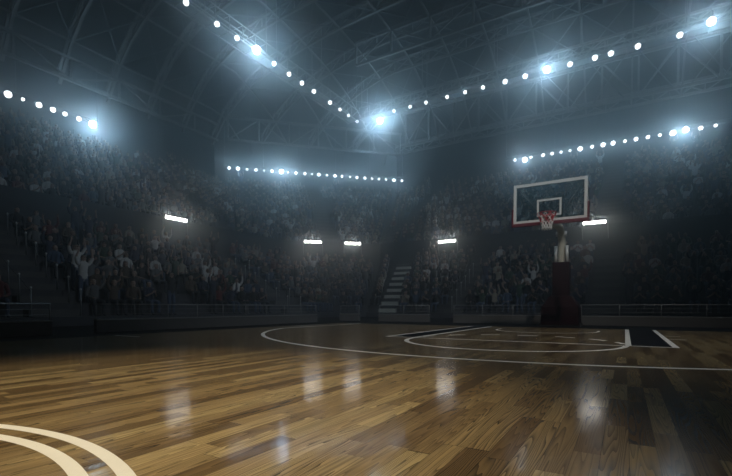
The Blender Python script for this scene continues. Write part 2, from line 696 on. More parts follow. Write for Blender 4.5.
# ================================================================== catwalks carrying the ceiling spots
def catwalk(p0, p1, z, label):
    root = empty('catwalk', (p0[0], p0[1], z + 0.33))
    d = Vector((p1[0] - p0[0], p1[1] - p0[1], 0))
    L_ = d.length
    d.normalize()
    s = Vector((-d.y, d.x, 0))
    f = MB()
    zz = [0.0, 1.1]
    for w in (-0.55, 0.55):
        for h in zz:
            f.bar(s * w + Vector((0, 0, h)), s * w + d * L_ + Vector((0, 0, h)), 0.08)
    f.build('chord', M['steel'], root)
    f = MB()
    k = int(L_ / 1.2)
    for i in range(k):
        a = d * (i * L_ / k)
        b = d * ((i + 1) * L_ / k)
        for w in (-0.55, 0.55):
            f.bar(a + s * w, a + s * w + Vector((0, 0, 1.1)), 0.05)
            f.bar(a + s * w, b + s * w + Vector((0, 0, 1.1)), 0.04)
        f.bar(a - s * 0.55, a + s * 0.55, 0.05)
    f.build('lacing', M['steel'], root)
    f = MB()
    f.bar(Vector((0, 0, 0.06)), d * L_ + Vector((0, 0, 0.06)), 0.8, h=0.04)
    f.build('walkway_grating', M['steel2'], root)
    f = MB()
    k = int(L_ / 6)
    for i in range(k + 1):
        a = d * (0.3 + (L_ - 0.6) * i / k)
        wp = Vector((p0[0], p0[1], 0)) + a
        top = roof_z(wp.x, wp.y) - (z + 0.33) + 0.3
        for w in (-0.55, 0.55):
            f = MB()
            f.bar(a + s * w + Vector((0, 0, 1.1)), a + s * w + Vector((0, 0, top)), 0.05)
            f.build('hanger', M['steel'], root)
    tag(root, label, 'catwalk')


CZ = 19.65
catwalk((-22.9, -10.0), (-22.9, 26.3), CZ, 'steel lattice catwalk under the roof, running along the left side of the court')
catwalk((-21.9, 26.4), (XR - 0.6, 26.4), CZ, 'steel lattice catwalk under the roof, running across behind the basketball hoop')


def rig_pipe(p0, p1, z, label):
    """lighting truss along the top of a stand"""
    root = empty('lighting_truss', (p0[0], p0[1], z))
    d = Vector((p1[0] - p0[0], p1[1] - p0[1], 0))
    f = MB()
    for o_ in ((0, 0, 0.20), (0, 0, 0.50)):
        f.bar(Vector(o_), d + Vector(o_), 0.06)
    f.build('chord', M['steel2'], root)
    f = MB()
    k = int(d.length / 0.6)
    for i in range(k):
        a, b = d * (i / k), d * ((i + 1) / k)
        z0, z1 = (0.20, 0.50) if i % 2 else (0.50, 0.20)
        f.bar(a + Vector((0, 0, z0)), b + Vector((0, 0, z1)), 0.035)
    f.build('lacing', M['steel2'], root)
    f = MB()
    k = max(2, int(d.length / 4))
    for i in range(k + 1):
        a = d * (0.01 + 0.98 * i / k)
        top = roof_z(p0[0] + a.x, p0[1] + a.y) - z + 0.2
        f = MB()
        f.bar(a + Vector((0, 0, 0.50)), a + Vector((0, 0, top)), 0.05)
        f.build('hanger', M['steel2'], root)
    tag(root, label, 'lighting truss')


LZ_S = 15.35
rig_pipe((-35.45, -4.0), (-35.45, 7.2), LZ_S, 'slim lighting truss with a short row of lamps above the left stand')
rig_pipe((-35.1, 19.55), (-20.75, 33.9), LZ_S, 'slim lighting truss with a long row of lamps above the far corner stand')
rig_pipe((-9.0, 33.25), (9.5, 33.25), LZ_S + 0.05, 'slim lighting truss with a row of lamps above the end stand behind the hoop')


# ================================================================== lamps
def look_rot(dirv):
    """rotation taking local -Z to dirv"""
    return (-Vector(dirv)).to_track_quat('Z', 'Y').to_matrix().to_4x4()


def make_spot(r, group):
    root = empty('spotlight')
    f = MB()
    f.lathe([(r * 0.45, 0.34 * r / 0.2), (r * 0.75, 0.30 * r / 0.2), (r * 1.05, 0.05), (r * 1.12, -0.02), (r * 1.02, -0.02), (r * 0.98, 0.0)], 16)
    h = f.build('housing', M['black'], root)
    f = MB()
    f.lathe([(r * 0.96, 0.004), (r * 0.9, -0.012), (r * 0.3, -0.03)], 16)
    f.build('lens', M['lens'], root)
    f = MB()
    f.tube([(-r * 1.15, 0, 0.08), (-r * 1.25, 0, 0.3), (-r * 0.9, 0, 0.55), (r * 0.9, 0, 0.55), (r * 1.25, 0, 0.3), (r * 1.15, 0, 0.08)], 0.02, 6)
    f.tube([(0, 0, 0.53), (0, 0, 0.62)], 0.03, 6)
    f.build('bracket', M['black'], root)
    ld = bpy.data.lights.new('lamp_beam', 'SPOT')
    ld.energy = ROW_W[group] * (r / 0.2) ** 2
    ld.color = FLOOD_COL
    ld.spot_size = math.radians(150)
    ld.spot_blend = 0.6
    ld.shadow_soft_size = r
    lo = bpy.data.objects.new('lamp_beam', ld)
    COL.objects.link(lo)
    lo.parent = root
    lo.location = (0, 0, -0.1)
    return root


proto_spots = {}
spot_made = {}


def place_spot(loc, aim, r, label, group):
    key = (round(r, 3), group)
    if key not in proto_spots:
        o = make_spot(r, group)
        proto_spots[key] = o
    else:
        o = copy_tree(proto_spots[key])
    o.location = loc
    o.rotation_euler = look_rot(Vector(aim) - Vector(loc)).to_euler()
    tag(o, label, 'spotlight', group)
    return o


def flood(loc, aim, r, label, watt, cone=True):
    dv = (Vector(aim) - Vector(loc)).normalized()
    root = empty('floodlight', Vector(loc) + dv * 0.45)
    root.rotation_euler = look_rot(dv).to_euler()
    f = MB()
    f.lathe([(r * 0.4, 0.5), (r * 0.8, 0.42), (r * 1.15, 0.06), (r * 1.2, 0.0), (r * 1.05, 0.0)], 20)
    f.build('housing', M['black'], root)
    f = MB()
    f.lathe([(r * 1.0, 0.0), (r * 0.96, -0.04), (r * 0.5, -0.1), (r * 0.1, -0.12)], 20)
    f.build('lens', M['bulb'], root)
    f = MB()
    f.tube([(-r * 1.2, 0, 0.1), (-r * 1.3, 0, 0.4), (-r * 0.9, 0, 0.7), (r * 0.9, 0, 0.7), (r * 1.3, 0, 0.4), (r * 1.2, 0, 0.1)], 0.025, 6)
    f.tube([(0, 0, 0.68), (0, 0, 1.08)], 0.03, 6)
    f.build('bracket', M['black'], root)
    ld = bpy.data.lights.new('flood_beam', 'POINT')
    ld.energy = watt
    ld.color = FLOOD_COL
    ld.shadow_soft_size = 0.25
    lo = bpy.data.objects.new('flood_beam', ld)
    COL.objects.link(lo)
    lo.parent = root
    lo.location = (0, 0, -0.45)
    tag(root, label, 'floodlight', 'big floodlights of the hall')
    return root


AIM = (0, -6, 0)
words_n = ['first', 'second', 'third', 'fourth', 'fifth', 'sixth', 'seventh', 'eighth', 'ninth', 'tenth', 'eleventh', 'twelfth', 'thirteenth',
           'fourteenth', 'fifteenth', 'sixteenth', 'seventeenth', 'eighteenth', 'nineteenth', 'twentieth', 'twenty-first', 'twenty-second', 'twenty-third', 'twenty-fourth']

flood((-35.0, 6.42, 15.3), AIM, 0.25, 'glaring floodlight at the right end of the short row above the left stand', FLOOD_W * 1.2)
flood((-30.48, 23.52, 15.4), AIM, 0.21, 'glaring floodlight within the long lamp row above the corner stand', FLOOD_W * 0.7)
flood((-6.91, 32.8, 15.23), AIM, 0.21, 'glaring floodlight near the left end of the row above the end stand', FLOOD_W * 0.35)
flood((5.92, 32.8, 15.45), AIM, 0.21, 'glaring floodlight near the right end of the row above the end stand', FLOOD_W * 0.6)
flood((-22.0, 11.54, 19.8), AIM, 0.26, 'big glaring floodlight on the left catwalk among round spots', FLOOD_W * 1.2)
flood((-19.26, 25.5, 19.1), AIM, 0.26, 'big glaring floodlight where the two catwalks meet', FLOOD_W * 1.9)
flood((-3.88, 25.5, 19.75), AIM, 0.24, 'big glaring floodlight on the far catwalk above left of the hoop', FLOOD_W * 1.0)
flood((6.54, 25.5, 20.05), AIM, 0.24, 'big glaring floodlight on the far catwalk at the picture\'s upper right', FLOOD_W * 0.75)

L_ROW = [(0.96, 0.24), (1.82, 0.12), (2.79, 0.20), (3.69, 0.19), (4.49, 0.17), (5.47, 0.19)]
for i, (yy, r) in enumerate(L_ROW):
    place_spot((-35.0, yy, LZ_S), AIM, r, 'small round lamp above the left stand, %s from the left end of the short row' % words_n[i], 'lamps above the left stand')
C_ROW = [(-34.3, .16), (-33.65, .20), (-33.0, .12), (-32.34, .16), (-31.75, .09), (-31.16, .17), (-29.95, .10), (-29.34, .16), (-28.64, .16), (-28.1, .10), (-27.55, .18),
         (-26.92, .11), (-26.28, .17), (-25.71, .14), (-25.06, .11), (-24.49, .15), (-23.83, .15), (-23.24, .12), (-22.66, .13), (-22.06, .12), (-21.38, .18), (-20.69, .14)]
for i, (xx, r) in enumerate(C_ROW):
    place_spot((xx, xx + 54.0, LZ_S), AIM, r, 'small round lamp above the corner stand, %s from the left end of the long row' % words_n[i], 'lamps above the corner stand')
R_ROW = [(-7.86, .14), (-6.35, .13), (-5.24, .17), (-4.43, .15), (-3.64, .13), (-2.87, .12), (-2.02, .22), (-1.03, .15), (-0.15, .20), (0.64, .20), (1.56, .14),
         (2.38, .17), (3.26, .16), (4.12, .14), (5.03, .25), (6.9, .17), (7.85, .14)]
for i, (xx, r) in enumerate(R_ROW):
    place_spot((xx, 32.8, LZ_S), AIM, r, 'small round lamp above the end stand, %s from the left end of its row' % words_n[i], 'lamps above the end stand')
S_ROW = [5.6, 7.97, 9.71, 13.45, 15.2, 16.84, 18.48, 20.89, 22.52, 24.0, 25.6]
for i, yy in enumerate(S_ROW):
    place_spot((-22.0, yy, CZ), AIM, 0.18 if i < 8 else 0.145, 'round ceiling spot on the left catwalk, %s from the near end' % words_n[i], 'ceiling spots on the left catwalk')
E_ROW = [-17.7, -15.99, -14.35, -12.3, -10.63, -9.04, -7.17, -5.56, -2.2, -0.47, 0.59, 2.3, 4.78]
for i, xx in enumerate(E_ROW):
    place_spot((xx, 25.5, CZ), AIM, 0.155 if i < 6 else 0.20, 'round ceiling spot on the far catwalk, %s from the corner where catwalks meet' % words_n[i], 'ceiling spots on the far catwalk')

# the spot that lights the middle of the court (above the frame), on its own fixture under the roof
pr_ = empty('floodlight', (5.0, -16.0, 16.5))
dv = (Vector((-1.0, -10.45, 0.0)) - Vector((5.0, -16.0, 16.5))).normalized()
q_ = look_rot(dv)
f = MB()
f.lathe([(0.18, 0.7), (0.3, 0.6), (0.45, 0.02), (0.47, 0.0), (0.42, 0.0)], 20, mtx=q_)
f.build('housing', M['black'], pr_)
f = MB()
f.tube([(0, 0, 0.3), (0, 0, roof_z(5.0, -16.0) - 16.5 + 0.4)], 0.03, 6)
f.build('bracket', M['black'], pr_)
ld = bpy.data.lights.new('court_beam', 'SPOT')
ld.energy = POOL_W
ld.color = POOL_COL
ld.shadow_soft_size = 0.3
ld.spot_size = math.radians(21)
ld.spot_blend = 1.0
lo = bpy.data.objects.new('court_beam', ld)
COL.objects.link(lo)
lo.parent = pr_
lo.matrix_local = Matrix.Translation(dv * 0.15) @ q_
tag(pr_, 'floodlight under the roof over the middle of the court, lighting the centre circle', 'floodlight', 'big floodlights of the hall')


# a second one further back, aimed at the hoop end of the court
pr_ = empty('floodlight', (6.5, -14.0, 19.0))
dv = (Vector((-1.2, -1.5, 1.2)) - Vector((6.5, -14.0, 19.0))).normalized()
q_ = look_rot(dv)
f = MB()
f.lathe([(0.18, 0.7), (0.3, 0.6), (0.45, 0.02), (0.47, 0.0), (0.42, 0.0)], 20, mtx=q_)
f.build('housing', M['black'], pr_)
f = MB()
f.tube([(0, 0, 0.3), (0, 0, roof_z(6.5, -14.0) - 19.0 + 0.4)], 0.03, 6)
f.build('bracket', M['black'], pr_)
ld = bpy.data.lights.new('hoop_beam', 'SPOT')
ld.energy = KEY_W
ld.color = (1.0, 0.96, 0.86)
ld.shadow_soft_size = 0.3
ld.spot_size = math.radians(42)
ld.spot_blend = 1.0
lo = bpy.data.objects.new('hoop_beam', ld)
COL.objects.link(lo)
lo.parent = pr_
lo.matrix_local = Matrix.Translation(dv * 0.15) @ q_
tag(pr_, 'floodlight under the roof behind the middle of the court, aimed at the basketball hoop', 'floodlight', 'big floodlights of the hall')




def fill_flood(loc, aim, size, watt, label):  # fill light added to lift the dim stands, fixture never in view
    """added fill lamp outside the picture, brightens the crowd"""
    p = empty('floodlight', loc)
    d = (Vector(aim) - Vector(loc)).normalized()
    q = look_rot(d)
    g = MB()
    g.lathe([(0.18, 0.7), (0.3, 0.6), (0.45, 0.02), (0.47, 0.0), (0.42, 0.0)], 20, mtx=q)
    g.build('housing', M['black'], p)
    g = MB()
    g.tube([(0, 0, 0.3), (0, 0, roof_z(loc[0], loc[1]) - loc[2] + 0.4)], 0.03, 6)
    g.build('bracket', M['black'], p)
    l = bpy.data.lights.new('stand_fill', 'SPOT')
    l.energy = watt
    l.color = (0.66, 0.84, 1.0)
    l.shadow_soft_size = 0.3
    l.spot_size = math.radians(size)
    l.spot_blend = 1.0
    o_ = bpy.data.objects.new('stand_fill', l)
    COL.objects.link(o_)
    o_.parent = p
    o_.matrix_local = Matrix.Translation(d * 0.15) @ q
    tag(p, label, 'floodlight', 'big floodlights of the hall')


fill_flood((17.0, -5.0, 18.0), (-20.0, 3.0, 3.5), 42, 7500.0, 'unseen fill lamp added on the right-hand side of the hall, aimed at the left stand')
fill_flood((12.0, -15.0, 18.0), (-11.0, 15.0, 3.0), 42, 9500.0, 'unseen fill lamp added behind the court, aimed at the corner stand')


# ================================================================== bright panels on the parapet of the upper stand
def light_panel(c, rz, w, label):
    root = empty('light_panel', c, rz)
    f = MB()
    f.box((0, 0.05, 0), (w + 0.06, 0.08, 0.27))
    f.build('housing', M['black'], root, 0.01)
    f = MB()
    f.box((0, 0.0, 0), (w, 0.03, 0.17))
    f.build('diffuser', M['tube'], root)
    for sx in (-1, 1):
        f = MB()
        x = sx * (w / 2 + 0.09)
        f.tube([(x, 0.05, 0.2), (x, 0.12, -0.1), (x + 0.05, 0.22, -1.0)], 0.03, 6)
        f.bar((x, 0.05, 0.1), (x - sx * 0.1, 0.05, 0.1), 0.03)
        f.build('strut', M['rail'], root)
    tag(root, label, 'light panel', 'bright panels along the upper stand front')


light_panel((-20.42, 3.62, 5.70), math.radians(90), 1.38, 'bright white light panel on the left stand, behind the crowd')
light_panel((-18.9, 14.31, 5.66), math.radians(45), 1.32, 'bright white light panel on the corner stand, left one of the pair')
light_panel((-16.68, 16.53, 5.64), math.radians(45), 1.22, 'bright white light panel on the corner stand, right one of the pair')
light_panel((-9.52, 18.22, 5.47), 0, 1.30, 'bright white light panel on the end stand, between the corner and the hoop')
light_panel((0.08, 18.22, 5.87), 0, 1.24, 'bright white light panel just right of the backboard')


# ================================================================== crowd barriers around the court
def barrier(p0, p1, label, step):
    root = empty('barrier', (p0[0], p0[1], 0))
    d = Vector((p1[0] - p0[0], p1[1] - p0[1], 0))
    L_ = d.length
    u = d / L_
    f = MB()
    f.bar(Vector((0, 0, 0.145)), d + Vector((0, 0, 0.145)), 0.12, h=0.29)
    f.build('base_panel', M['kerb'], root)
    f = MB()
    f.bar(Vector((0, 0, 0.305)), d + Vector((0, 0, 0.305)), 0.14, h=0.03)
    f.build('coping', M['rail'], root)
    f = MB()
    f.tube([Vector((0, 0, 0.68)), d + Vector((0, 0, 0.68))], 0.013, 8)
    f.build('top_rail', M['rail'], root)
    for z in (0.44, 0.56):
        f = MB()
        f.tube([Vector((0, 0, z)), d + Vector((0, 0, z))], 0.005, 6)
        f.build('wire', M['rail'], root)
    k = max(1, round(L_ / step))
    for i in range(k + 1):
        a = u * (0.02 + (L_ - 0.04) * i / k)
        f = MB()
        f.tube([a + Vector((0, 0, 0.31)), a + Vector((0, 0, 0.68))], 0.012, 6)
        f.build('post', M['rail'], root)
    tag(root, label, 'barrier', 'low barriers around the court')


barrier((-9.0, -14.0), (-9.0, -7.55), 'low grey barrier with thin rail at the far left, left of the stair gap', 0.9)
barrier((-9.0, -6.63), (-9.0, 1.9), 'long low grey barrier with thin rail in front of the left stand', 0.9)
barrier((-9.4, 4.2), (-8.35, 4.2), 'short low grey barrier in the corner, left of the pale stairs', 1.1)
barrier((-7.35, 4.2), (-5.0, 4.2), 'short low grey barrier just right of the pale stairs', 1.1)
barrier((-4.0, 4.2), (9.5, 4.2), 'long low grey barrier with thin rail running behind the basketball hoop', 1.12)


# ================================================================== handrails on the stairs
def handrail(s, rng, t, rows, label):
    fr = aisle_frame(s, rng)
    x0, y0 = fr(t, 0)
    root = empty('handrail', (x0, y0, LZ))
    pts = []
    for k in range(rows):
        x, y = fr(t, k * LD + 0.35)
        z = LZ + k * LRISE
        f = MB()
        b = Vector((x - x0, y - y0, z - LZ))
        f.tube([b, b + Vector((0, 0, 0.88))], 0.02, 6)
        p = f.build('post', M['rail'], root)
        f = MB()
        f.lathe([(0.02, 0), (0.035, 0.02), (0.035, 0.05), (0.015, 0.075)], 8, mtx=Matrix.Translation(b + Vector((0, 0, 0.87))))
        f.build('cap', M['whitemetal'], p)
        pts.append(b + Vector((0, 0, 0.80)))
    f = MB()
    f.tube(pts, 0.007, 6)
    f.build('rail', M['black'], root)
    tag(root, label, 'handrail', 'stair handrails')


handrail(0, AISLES_L[0][0], 0.97, 8, 'steel handrail on the right side of the stairs at the far left')
handrail(0, AISLES_L[0][0], 0.03, 8, 'steel handrail on the left side of the stairs at the far left')
handrail(0, AISLES_L[0][1], 0.05, 6, 'steel handrail on the left stand stairs nearest the corner')
handrail(0, AISLES_L[0][1], 0.95, 6, 'steel handrail on the corner side of the left stand stairs nearest the corner')
handrail(2, AISLES_L[2][1], 0.5, 6, 'steel handrail on the end stand stairs left of the hoop')

# ================================================================== basketball hoop
hoop = empty('basketball_hoop', (0, 0, 0))
tag(hoop, 'basketball hoop with clear backboard, red padding and a dark maroon padded base', 'basketball hoop')
OY = 0.0
BY = 3.15                    # middle of the base, behind the board


def hp(mb, name, m, parent=hoop, bevel=0.0):
    return mb.build(name, m, parent, bevel)


def sec(x, z, y0, y1):
    return [(-x, BY + y0, z), (x, BY + y0, z), (x, BY + y1, z), (-x, BY + y1, z)]


# padded base: wide foot with sloping shoulders, narrow column box
f = MB()
secs = [sec(0.56, 0.03, -0.42, 0.60), sec(0.54, 0.62, -0.42, 0.60), sec(0.31, 0.98, -0.28, 0.40)]
P = [p for s_ in secs for p in s_]
F = [(3, 2, 1, 0)] + [(4 * i + j, 4 * i + (j + 1) % 4, 4 * i + 4 + (j + 1) % 4, 4 * i + 4 + j) for i in range(2) for j in range(4)] + [(8, 9, 10, 11)]
f.add(P, F)
foot = hp(f, 'base_padding', M['maroon'], bevel=0.04)
f = MB()
f.box((0, BY - 0.425, 0.36), (1.08, 0.012, 0.012))
f.box((0, BY - 0.425, 0.36), (0.012, 0.012, 0.50))
f.build('seam', M['black'], foot)
f = MB()
f.box((0, BY + 0.03, 1.51), (0.50, 0.46, 1.08))
hp(f, 'column_padding', M['maroon'], bevel=0.03)
f = MB()
f.box((0, BY + 0.1, 0.015), (1.2, 1.15, 0.03))
hp(f, 'floor_plate', M['black'], bevel=0.005)
for sx in (-1, 1):
    for yy in (-0.3, 0.5):
        f = MB()
        f.lathe([(0.05, -0.02), (0.05, 0.02)], 12, mtx=Matrix.Translation((sx * 0.585, BY + yy, 0.052)) @ Matrix.Rotation(math.pi / 2, 4, 'Y'))
        hp(f, 'wheel', M['black'])
for sx in (-1, 1):
    f = MB()
    f.tube([(sx * 0.165, BY - 0.1, 2.03), (sx * 0.165, BY - 0.1, 2.58)], 0.05, 14)
    c_ = hp(f, 'cylinder_guide', M['whitemetal'])
    f = MB()
    f.tube([(sx * 0.165, BY - 0.1, 2.58), (sx * 0.165, BY - 0.1, 2.62)], 0.036, 12)
    f.build('end_cap', M['black'], c_)
# arm: rises from the column and bends forward to the board
f = MB()
ctrl = [(0, BY + 0.08, 1.95), (0, BY + 0.05, 2.40), (0, BY - 0.02, 2.76), (0, BY - 0.25, 3.00), (0, BY - 0.65, 3.09), (0, BY - 1.5, 3.02), (0, BY - 2.2, 2.93), (0, 0.45, 2.88)]
pts = []
for i in range(len(ctrl) - 1):
    p0, p1, p2, p3 = [Vector(ctrl[max(0, min(len(ctrl) - 1, i + q))]) for q in (-1, 0, 1, 2)]
    for k in range(6):
        t = k / 6
        pts.append(0.5 * ((2 * p1) + (p2 - p0) * t + (2 * p0 - 5 * p1 + 4 * p2 - p3) * t * t + (3 * p1 - p0 - 3 * p2 + p3) * t ** 3))
pts.append(Vector(ctrl[-1]))
f.tube(pts, [0.125 - 0.03 * i / (len(pts) - 1) for i in range(len(pts))], 16)
arm = hp(f, 'arm', M['armpaint'])
f = MB()
f.box((0, 0.44, 2.96), (0.40, 0.05, 0.28))
f.build('mounting_plate', M['armpaint'], arm)
f = MB()
f.tube([(-0.16, BY - 0.14, 2.95), (0.16, BY - 0.14, 2.95)], 0.085, 14)
f.build('knuckle', M['whitemetal'], arm)
# struts from the arm to the upper corners of the board
for sx in (-1, 1):
    f = MB()
    f.tube([(sx * 0.08, 1.15, 2.99), (sx * 0.80, 0.42, 3.86)], 0.017, 8)
    hp(f, 'strut', M['rail'])
# backboard: front face at y = 0.38 (world)
BW, BH, BZ = 1.83, 1.07, 2.90
by = 0.38 + OY
board = empty('backboard')
board.parent = hoop
f = MB()
f.box((0, by + 0.012, BZ + BH / 2), (BW - 0.02, 0.016, BH - 0.02))
f.build('glass_pane', M['glass'], board)
fw = 0.075
f = MB()
for z in (BZ + fw / 2, BZ + BH - fw / 2):
    f.box((0, by + 0.012, z), (BW, 0.05, fw))
for sx in (-1, 1):
    f.box((sx * (BW / 2 - fw / 2), by + 0.012, BZ + BH / 2), (fw, 0.05, BH - 2 * fw))
f.build('white_frame', M['boardwhite'], board)
f = MB()
sw, sh, sz = 0.61, 0.457, BZ + 0.15
for z in (sz + 0.025, sz + sh - 0.025):
    f.box((0, by, z), (sw, 0.005, 0.05))
for sx in (-1, 1):
    f.box((sx * (sw / 2 - 0.025), by, sz + sh / 2), (0.05, 0.005, sh - 0.1))
f.build('target_square', M['boardwhite'], board)
f = MB()
f.box((0, by + 0.012, BZ - 0.035), (BW + 0.10, 0.09, 0.09))
for sx in (-1, 1):
    f.box((sx * (BW / 2 + 0.025), by + 0.012, BZ + 0.21), (0.05, 0.09, 0.42))
f.build('edge_padding', M['redpad'], board, 0.012)
# rim
rz_ = 3.05
f = MB()
R = 0.2286
f.tube([(R * math.cos(2 * math.pi * i / 36), OY + R * math.sin(2 * math.pi * i / 36), rz_) for i in range(36)], 0.011, 8, closed=True)
rim = hp(f, 'rim', M['rim'])
f = MB()
f.box((0, by - 0.012, rz_ - 0.04), (0.14, 0.02, 0.16))
f.box((0, by - 0.08, rz_ - 0.012), (0.12, 0.14, 0.02))
f.tube([(-0.06, by - 0.02, rz_ - 0.1), (-0.1, OY + 0.2, rz_ - 0.015)], 0.009, 6)
f.tube([(0.06, by - 0.02, rz_ - 0.1), (0.1, OY + 0.2, rz_ - 0.015)], 0.009, 6)
f.build('rim_bracket', M['rim'], rim)
# net: two crossing families of cords, red above and white below
NN = 12


def net_r(t):
    return R * (1 - 0.47 * min(1, t * 1.25) ** 0.8) if t < 0.8 else R * (0.53 + (t - 0.8) * 0.12)


fr_, fw_ = MB(), MB()
NL = 0.42
for i in range(NN):
    for sgn in (-1, 1):
        rows = 6
        P = []
        for k in range(rows * 2 + 1):
            t = k / (rows * 2)
            a = 2 * math.pi * (i / NN + sgn * k / (rows * 2) * rows * 0.5 / NN)
            r = net_r(t)
            P.append((r * math.cos(a), OY + r * math.sin(a), rz_ - 0.012 - NL * t))
        h = 7
        if i % 2 == 0:
            fr_.tube(P[:h], 0.011, 5)
        else:
            fw_.tube(P[:h], 0.007, 5)
        fw_.tube(P[h - 1:], 0.0085, 5)
net = hp(fw_, 'net', M['netwhite'])
fr_.build('red_cords', M['netred'], net)

# ================================================================== spectators
def skin_mesh(joints, edges, sub=1):
    """grow a body over a skeleton; returns (verts Nx3, faces)"""
    me = bpy.data.meshes.new('tmp')
    names = list(joints)
    me.from_pydata([joints[k_][0] for k_ in names], [], [])
    bm = bmesh.new()
    bm.from_mesh(me)
    bm.verts.ensure_lookup_table()
    for a, b in edges:
        bm.edges.new((bm.verts[names.index(a)], bm.verts[names.index(b)]))
    bm.to_mesh(me)
    bm.free()
    ob = bpy.data.objects.new('tmp', me)
    COL.objects.link(ob)
    md = ob.modifiers.new('skin', 'SKIN')
    md.use_smooth_shade = True
    sl = me.skin_vertices[0].data if len(me.skin_vertices) else None
    if sl is None:
        bpy.context.view_layer.objects.active = ob
        bm = bmesh.new()
        bm.from_mesh(me)
        bm.verts.layers.skin.verify()
        bm.to_mesh(me)
        bm.free()
        sl = me.skin_vertices[0].data
    for i, k_ in enumerate(names):
        r = joints[k_][1]
        sl[i].radius = r if isinstance(r, tuple) else (r, r)
        sl[i].use_root = (k_ == 'pelvis')
    if sub:
        sd = ob.modifiers.new('sub', 'SUBSURF')
        sd.levels = sub
        sd.render_levels = sub
    dg = bpy.context.evaluated_depsgraph_get()
    dg.update()
    ev = ob.evaluated_get(dg)
    m2 = bpy.data.meshes.new_from_object(ev)
    V = np.array([v.co[:] for v in m2.vertices])
    Fc = [tuple(p.vertices) for p in m2.polygons]
    bpy.data.objects.remove(ob)
    bpy.data.meshes.remove(me)
    bpy.data.meshes.remove(m2)
    return V, Fc


